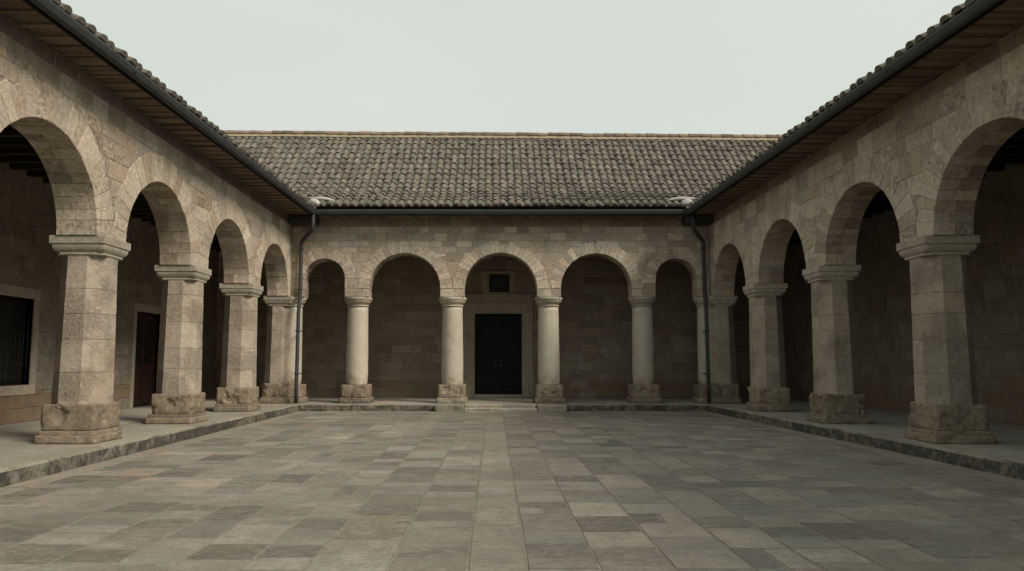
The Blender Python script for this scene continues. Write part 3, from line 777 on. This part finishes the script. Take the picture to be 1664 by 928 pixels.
# ridge: cream mortar bed and brown ridge tiles
mb = MB(); rings = []
for i in range(140):
    s = -13.3 + 27.2 * i / 139; z = 10.60 + sag(s, RW); jz = .012 * noise.noise(Vector((s * 2, 0, 3)))
    rings.append([FBR(s, RW - .16 + jz, z - .06), FBR(s, RW - .10 + jz, z + .09 + jz), FBR(s, RW + .3, z + .09), FBR(s, RW + .36, z - .2)])
mb.loft(rings, (.5, .5, 0), True, False); mb.build('ridge_mortar', M['ridge'], back)
mb = MB(); s = -13.2
while s < 13.8:
    w = U(.38, .5); z = 10.60 + sag(s, RW) + .065 + U(-.012, .012); rr = []
    for (ss, r) in ((s, .175), (s + w + .03, .155)):
        rr.append([FBR(ss, RW + .1 - r * 1.5 * math.cos(PI * k / 8), z + r * math.sin(PI * k / 8)) for k in range(9)])
    mb.loft(rr, rc(), True, False); s += w
mb.build('ridge_tiles', M['ridgetile'], back)

# pale flashing lumps at the valley feet
def lump(pts, r, flat=.45):
    mb = MB(); rings = []; n = 12; pts = [Vector(p) for p in pts]
    sd = Vector((R() * 9, R() * 9, 1))
    for i, p in enumerate(pts):
        t = (pts[min(i + 1, len(pts) - 1)] - pts[max(0, i - 1)]).normalized(); a = t.cross(Vector((0, 0, 1))).normalized(); b_ = a.cross(t)
        q = r * (.35 + .75 * math.sin(PI * (i + .6) / (len(pts) + .2)))
        rings.append([p + (a * math.cos(2 * PI * k / n) + b_ * flat * math.sin(2 * PI * k / n)) * q * (1 + .3 * noise.noise(p * 5 + Vector((k * .6, 0, 0)) + sd)) for k in range(n)])
    mb.loft(rings, rc(), True, True); return mb
for sg, ex in ((-1, LX + EL), (1, RX - ER)):
    ye = BY - EB - .05; ix = -sg
    mb = lump([(ex - .25 * ix, ye + .42, TZ + .32), (ex - .02 * ix, ye + .36, TZ + .30), (ex + .25 * ix, ye + .33, TZ + .29), (ex + .5 * ix, ye + .35, TZ + .26), (ex + .7 * ix, ye + .30, TZ + .20)], .14, .5)
    m2 = lump([(ex - .08 * ix, ye + .16, TZ + .13), (ex + .04 * ix, ye + .04, TZ + .13), (ex + .17 * ix, ye - .05, TZ + .08), (ex + .29 * ix, ye - .11, TZ + .0)], .14, .75)
    mb.add(m2.v, m2.f, rc(), True)
    f = mb.build('valley_flashing', M['flash'], back)
    f['label'] = 'pale mortar lump at the %s roof valley' % ('left' if sg < 0 else 'right')

# hopper boxes and downpipes in the two corners
for sg in (-1, 1):
    if sg < 0: xt, xb, xw, ex = -5.97, -6.47, -6.43, LX + EL
    else: xt, xb, xw, ex = 6.56, 7.02, 6.97, RX - ER
    yt, yw = BY - EB - .08, BY - .16
    pts = [(xt, yt, EZ + .12), (xt, yt, 6.02), (xt, yt + .01, 5.96), (xt + (xb - xt) * .12, yt + .06, 5.88), (xt + (xb - xt) * .88, yw - .03, 5.66), (xb, yw, 5.57), (xb, yw, 5.48), ((xb + xw) / 2, yw - .01, 3.0), (xw, yw - .30, .9), (xw, yw - .33, PZ + .05)]
    if True: pts[-3:] = [(xb, yw, 3.9), ((xb + xw) / 2, yw - .22, 3.2), (xw, yw - .33, .8), (xw, yw - .33, PZ + .02)]
    mb = MB(); mb.tube(pts, .062, n=14); p = mb.build('downpipe', M['gutter'], back)
    for z in (5.35, 4.0, 2.6, 1.2):
        mb = MB()
        t = 0 if z > 3.9 else min(1, (3.9 - z) / 3.1); yy = yw - .33 * min(1, (3.9 - z) / 1.6) if z < 3.9 else yw
        xx = xb + (xw - xb) * t
        mb.tube([(xx, yy, z - .025), (xx, yy, z + .025)], .075, n=14); mb.box(lambda a, b_, c: (a, b_, c), (xx - .02, yy + .05, z - .015), (xx + .02, BY + .1, z + .015))
        mb.build('bracket', M['gutter'], p)
    # dark lead box closing the corner of the eaves
    mb = MB(); x0, x1 = sorted((LX + .01 if sg < 0 else RX - .01, ex + (.12 if sg < 0 else -.12)))
    mb.box(lambda a, b_, c: (a, b_, c), (x0, BY - EB + .04, EZ - .22), (x1, BY - .02, EZ - .02)); mb.build('corner_box', M['gutter'], back)

# ------------------------------------------------------------------ ground, paving, walkways
mb = MB(); mb.add([(-900, -900, -.04), (900, -900, -.04), (900, 900, -.04), (-900, 900, -.04)], [(0, 1, 2, 3)]); tag(mb.build('ground', M['earth']), kind='structure')
KL, KB = -6.30, 24.33
def KR(y): return 6.83 + (24.4 - y) * SK
mb = MB(); mb.add([(KL - .2, -6, -.004), (9, -6, -.004), (9, 25, -.004), (KL - .2, 25, -.004)], [(0, 1, 2, 3)]); tag(mb.build('paving_bed', M['joint']), kind='structure')
mb = MB()
ID = lambda a, b, c: (a, b, c)
def slab(x0, x1, y0, y1, c):
    g = U(.006, .014); x0 += g; x1 -= U(.006, .014); g = U(.001, .004); y0 += g; y1 -= g
    h = [U(-.001, .004) for _ in range(4)]; bz = .006; t = U(-.001, .0015)
    j = lambda: U(-.005, .005)
    P4 = [(x0 + j(), y0 + j()), (x1 + j(), y0 + j()), (x1 + j(), y1 + j()), (x0 + j(), y1 + j())]
    ins = .006; cx, cy = (x0 + x1) / 2, (y0 + y1) / 2
    top = [(p[0] + (ins if p[0] < cx else -ins), p[1] + (ins if p[1] < cy else -ins), h[i] + t) for i, p in enumerate(P4)]
    lo = [(p[0], p[1], h[i] + t - .006) for i, p in enumerate(P4)]; bo = [(p[0], p[1], -.03) for p in P4]
    mb.add(top, [(0, 1, 2, 3)], c); mb.add(top + lo + bo, [(a + i, a + (i + 1) % 4, a + 4 + (i + 1) % 4, a + 4 + i) for a in (0, 4) for i in range(4)], (min(c[0], .3) * .6, .9, c[2]))
xs = [-.21, .26]; 
while xs[0] > KL + .41: xs.insert(0, xs[0] - U(.47, .66))
while xs[-1] < 7.4 - .5: xs.append(xs[-1] + U(.47, .66))
YB = KB - .42
def tone(center=False):
    if center: return (U(.3, .75), U(0, .55), R() * .8)
    g = R(); return (min(1, max(0, random.gauss(.5, .22))), g, R())
lb = KL + .40
for i in range(len(xs) - 1):
    x0, x1 = max(xs[i], lb), xs[i + 1]; ctr = abs((xs[i] + xs[i + 1]) / 2 - .02) < .1
    y = -3 + U(-.3, 0)
    while y < YB:
        L_ = U(.6, 1.05) if ctr else (U(.3, .5) if R() < .6 else U(.5, .85)); y1 = min(y + L_, YB)
        if YB - y1 < .2: y1 = YB
        xr = KR(y) - .40
        a, b_ = x0, min(x1, xr)
        if b_ - a > .04:
            if not ctr and R() < .05 and b_ - a > .4: m_ = (a + b_) / 2; slab(a, m_, y, y1, tone()); slab(m_, b_, y, y1, tone())
            else: slab(a, b_, y, y1, tone(ctr))
        y = y1
# smooth border bands along the kerbs
y = -3
while y < YB:
    L_ = U(.7, 1.5); y1 = min(y + L_, YB)
    slab(KL + .02, lb, y, y1, (U(.35, .7), U(0, .45), .1)); y = y1
y = -3
while y < YB:
    L_ = U(.7, 1.5); y1 = min(y + L_, YB); slab(KR(y) - .40, KR(y) - .01, y, y1, (U(.35, .7), U(0, .45), .1)); y = y1
x = KL + .02
while x < KR(24) - .02:
    L_ = U(.7, 1.6); x1 = min(x + L_, KR(24) - .02); slab(x, x1, YB, KB - .01, (U(.5, .8), U(0, .4), .1)); x = x1
tag(mb.build('courtyard_paving', M['paver']), kind='structure')

# raised walkways: kerb stones round the court, smooth slabs behind
mb = MB()
def kstone(f, a, b, w=.42, top=PZ, face=0):
    rad = .02; prof = [(0, -.03), (U(-.012, .006), .06), (U(-.01, .008), top - .035), (.025, top - .004), (.06, top + U(-.002, .003)), (w, top), (w, -.03)]
    n = 5; rings = []; sd = U(0, 90)
    for i in range(n + 1):
        s = a + .004 + (b - a - .008) * i / n
        rings.append([f(s, d + (.012 * noise.noise(Vector((s * 2.3, q * 3, sd))) if q < 5 else 0), z + (.006 * noise.noise(Vector((s * 3, 5, sd))) if 0 < q < 5 else 0)) for q, (d, z) in enumerate(prof)])
    mb.loft(rings, rc(), True, False)
fl = lambda s, d, z: (KL - d, s, z)
fr_ = lambda s, d, z: (KR(s) + d, s, z)
fb = lambda s, d, z: (s, KB + d, z)
for f in (fl, fr_):
    s = -3
    while s < KB - .02: L_ = U(.7, 1.5); kstone(f, s, min(KB - .003, s + L_)); s += L_
s = KL - .42
EX = KR(24.4) + .42
while s < EX:
    L_ = U(.7, 1.7); e = min(EX, s + L_)
    for (a, b_) in ((s, min(e, -1.93)), (max(s, 2.32), e)):
        if b_ - a > .06: kstone(fb, a, b_)
    s += L_
tag(mb.build('kerb', M['kerbface']), kind='structure')
mb = MB()
def wslab(f, a, b, d0, d1, zt=PZ):
    vs = [f(a + .003, d0 + .003, zt - .001), f(b - .003, d0 + .003, zt - .001), f(b - .003, d1 - .003, zt - .001), f(a + .003, d1 - .003, zt - .001)]
    lo = [(v[0], v[1], -.03) for v in vs]; mb.add(vs + lo, [(0, 1, 2, 3), (0, 1, 5, 4), (1, 2, 6, 5), (2, 3, 7, 6), (3, 0, 4, 7)], rc())
for f in (fl, fr_):
    s = -3
    while s < KB:
        L_ = U(1.6, 2.6); e = min(KB, s + L_)
        wslab(f, s, e, .42, 1.9); wslab(f, s, e, 1.9, 3.3); wslab(f, s, e, 3.3, 4.9); s += L_
s = -11
while s < 11.6:
    L_ = U(1.4, 2.4); wslab(fb, s, s + L_, .42, 2.4); wslab(fb, s, s + L_, 2.4, 4.9); s += L_
for x0, x1 in ((-11, KL - .42), (EX, 11.6)): wslab(fb, x0, x1, 0, .42)
tag(mb.build('walkway', M['walk']), kind='structure')

# steps up to the door and the two projecting blocks beside them
st = empty('stone_steps', (.2, 24.2, 0), 'two shallow worn stone steps between the middle columns, before the black door', 'steps')
mb = MB()
for (a, b_) in ((-.945, .12), (.125, 1.365)):
    n0 = len(mb.v); 
    kstone(lambda s, d, z: (s, 24.05 + d, z), a, b_, .27, .11)
mb.build('lower_step', M['capital'], st)
mb = MB()
for (a, b_) in ((-.945, .3), (.305, 1.365)): kstone(lambda s, d, z: (s, 24.325 + d, z), a, b_, .42, PZ)
mb.build('upper_step', M['capital'], st)
for x0, x1, nm in ((-1.93, -.955, 'left'), (1.375, 2.32, 'right')):
    mb = MB(); cx = (x0 + x1) / 2
    rough_block(cx, 24.385, -.03, PZ + .002, x1 - x0, .72, .03, .008, mb=mb, chip=.1)
    o = mb.build('step_block', M['kerb']); 
    tag(o, 'low worn stone block at the %s end of the door steps, under a round column' % nm, 'stone block', 'stone blocks flanking the steps')

# ------------------------------------------------------------------ light, sky, camera
el, az = math.radians(41), math.radians(124)     # azimuth measured from +Y clockwise -> from the right, a little behind the viewer
w = bpy.data.worlds.new('World'); sc.world = w; w.use_nodes = True; nt = w.node_tree; nt.nodes.clear()
out = nt.nodes.new('ShaderNodeOutputWorld'); bg = nt.nodes.new('ShaderNodeBackground'); sky = nt.nodes.new('ShaderNodeTexSky')
sky.sky_type = 'NISHITA'; sky.sun_disc = False; sky.sun_elevation = el; sky.sun_rotation = az; sky.dust_density = 4
mx = nt.nodes.new('ShaderNodeMix'); mx.data_type = 'RGBA'; mx.inputs[0].default_value = .93
nt.links.new(sky.outputs[0], mx.inputs[6])
tc = nt.nodes.new('ShaderNodeTexCoord'); mp = nt.nodes.new('ShaderNodeMapping'); mp.inputs['Scale'].default_value = (1, 1, 2.5); nz = nt.nodes.new('ShaderNodeTexNoise'); nz.inputs['Scale'].default_value = 1.6; nz.inputs['Detail'].default_value = 5
nt.links.new(tc.outputs['Generated'], mp.inputs[0]); nt.links.new(mp.outputs[0], nz.inputs['Vector'])
rp = nt.nodes.new('ShaderNodeValToRGB'); rp.color_ramp.elements[0].position = .3; rp.color_ramp.elements[1].position = .7
rp.color_ramp.elements[0].color = (5.583, 6.083, 5.625, 1); rp.color_ramp.elements[1].color = (6.083, 6.458, 5.958, 1)
nt.links.new(nz.outputs[0], rp.inputs[0]); nt.links.new(rp.outputs[0], mx.inputs[7])
nt.links.new(mx.outputs[2], bg.inputs[0]); bg.inputs[1].default_value = .05; nt.links.new(bg.outputs[0], out.inputs[0])
sl = bpy.data.lights.new('sun', 'SUN'); sl.energy = 1.5; sl.angle = math.radians(22); sl.color = (1, .90, .78)
so = bpy.data.objects.new('sun', sl); col.objects.link(so)
dirv = Vector((math.sin(az) * math.cos(el), math.cos(az) * math.cos(el), math.sin(el)))
so.rotation_euler = dirv.to_track_quat('Z', 'Y').to_euler(); so.location = (20, -15, 30)

cam = bpy.data.cameras.new('camera'); co = bpy.data.objects.new('camera', cam); col.objects.link(co); sc.camera = co
cam.sensor_width = 36; cam.lens = 1215 / 1664 * 36; cam.shift_x = 29 / 1664; cam.clip_end = 2000; cam.clip_start = .05
co.location = (0, 0, 1.6); co.rotation_euler = (PI / 2 + math.atan(123 / 1215), 0, 0)
sc.render.resolution_x = 1024; sc.render.resolution_y = 571
sc.view_settings.view_transform = 'Standard'; sc.view_settings.look = 'None'; sc.view_settings.exposure = 1.263; sc.view_settings.gamma = 1
sc.view_settings.use_curve_mapping = False
sc.render.engine = 'CYCLES'
sc.cycles.max_bounces = 8; sc.cycles.diffuse_bounces = 5
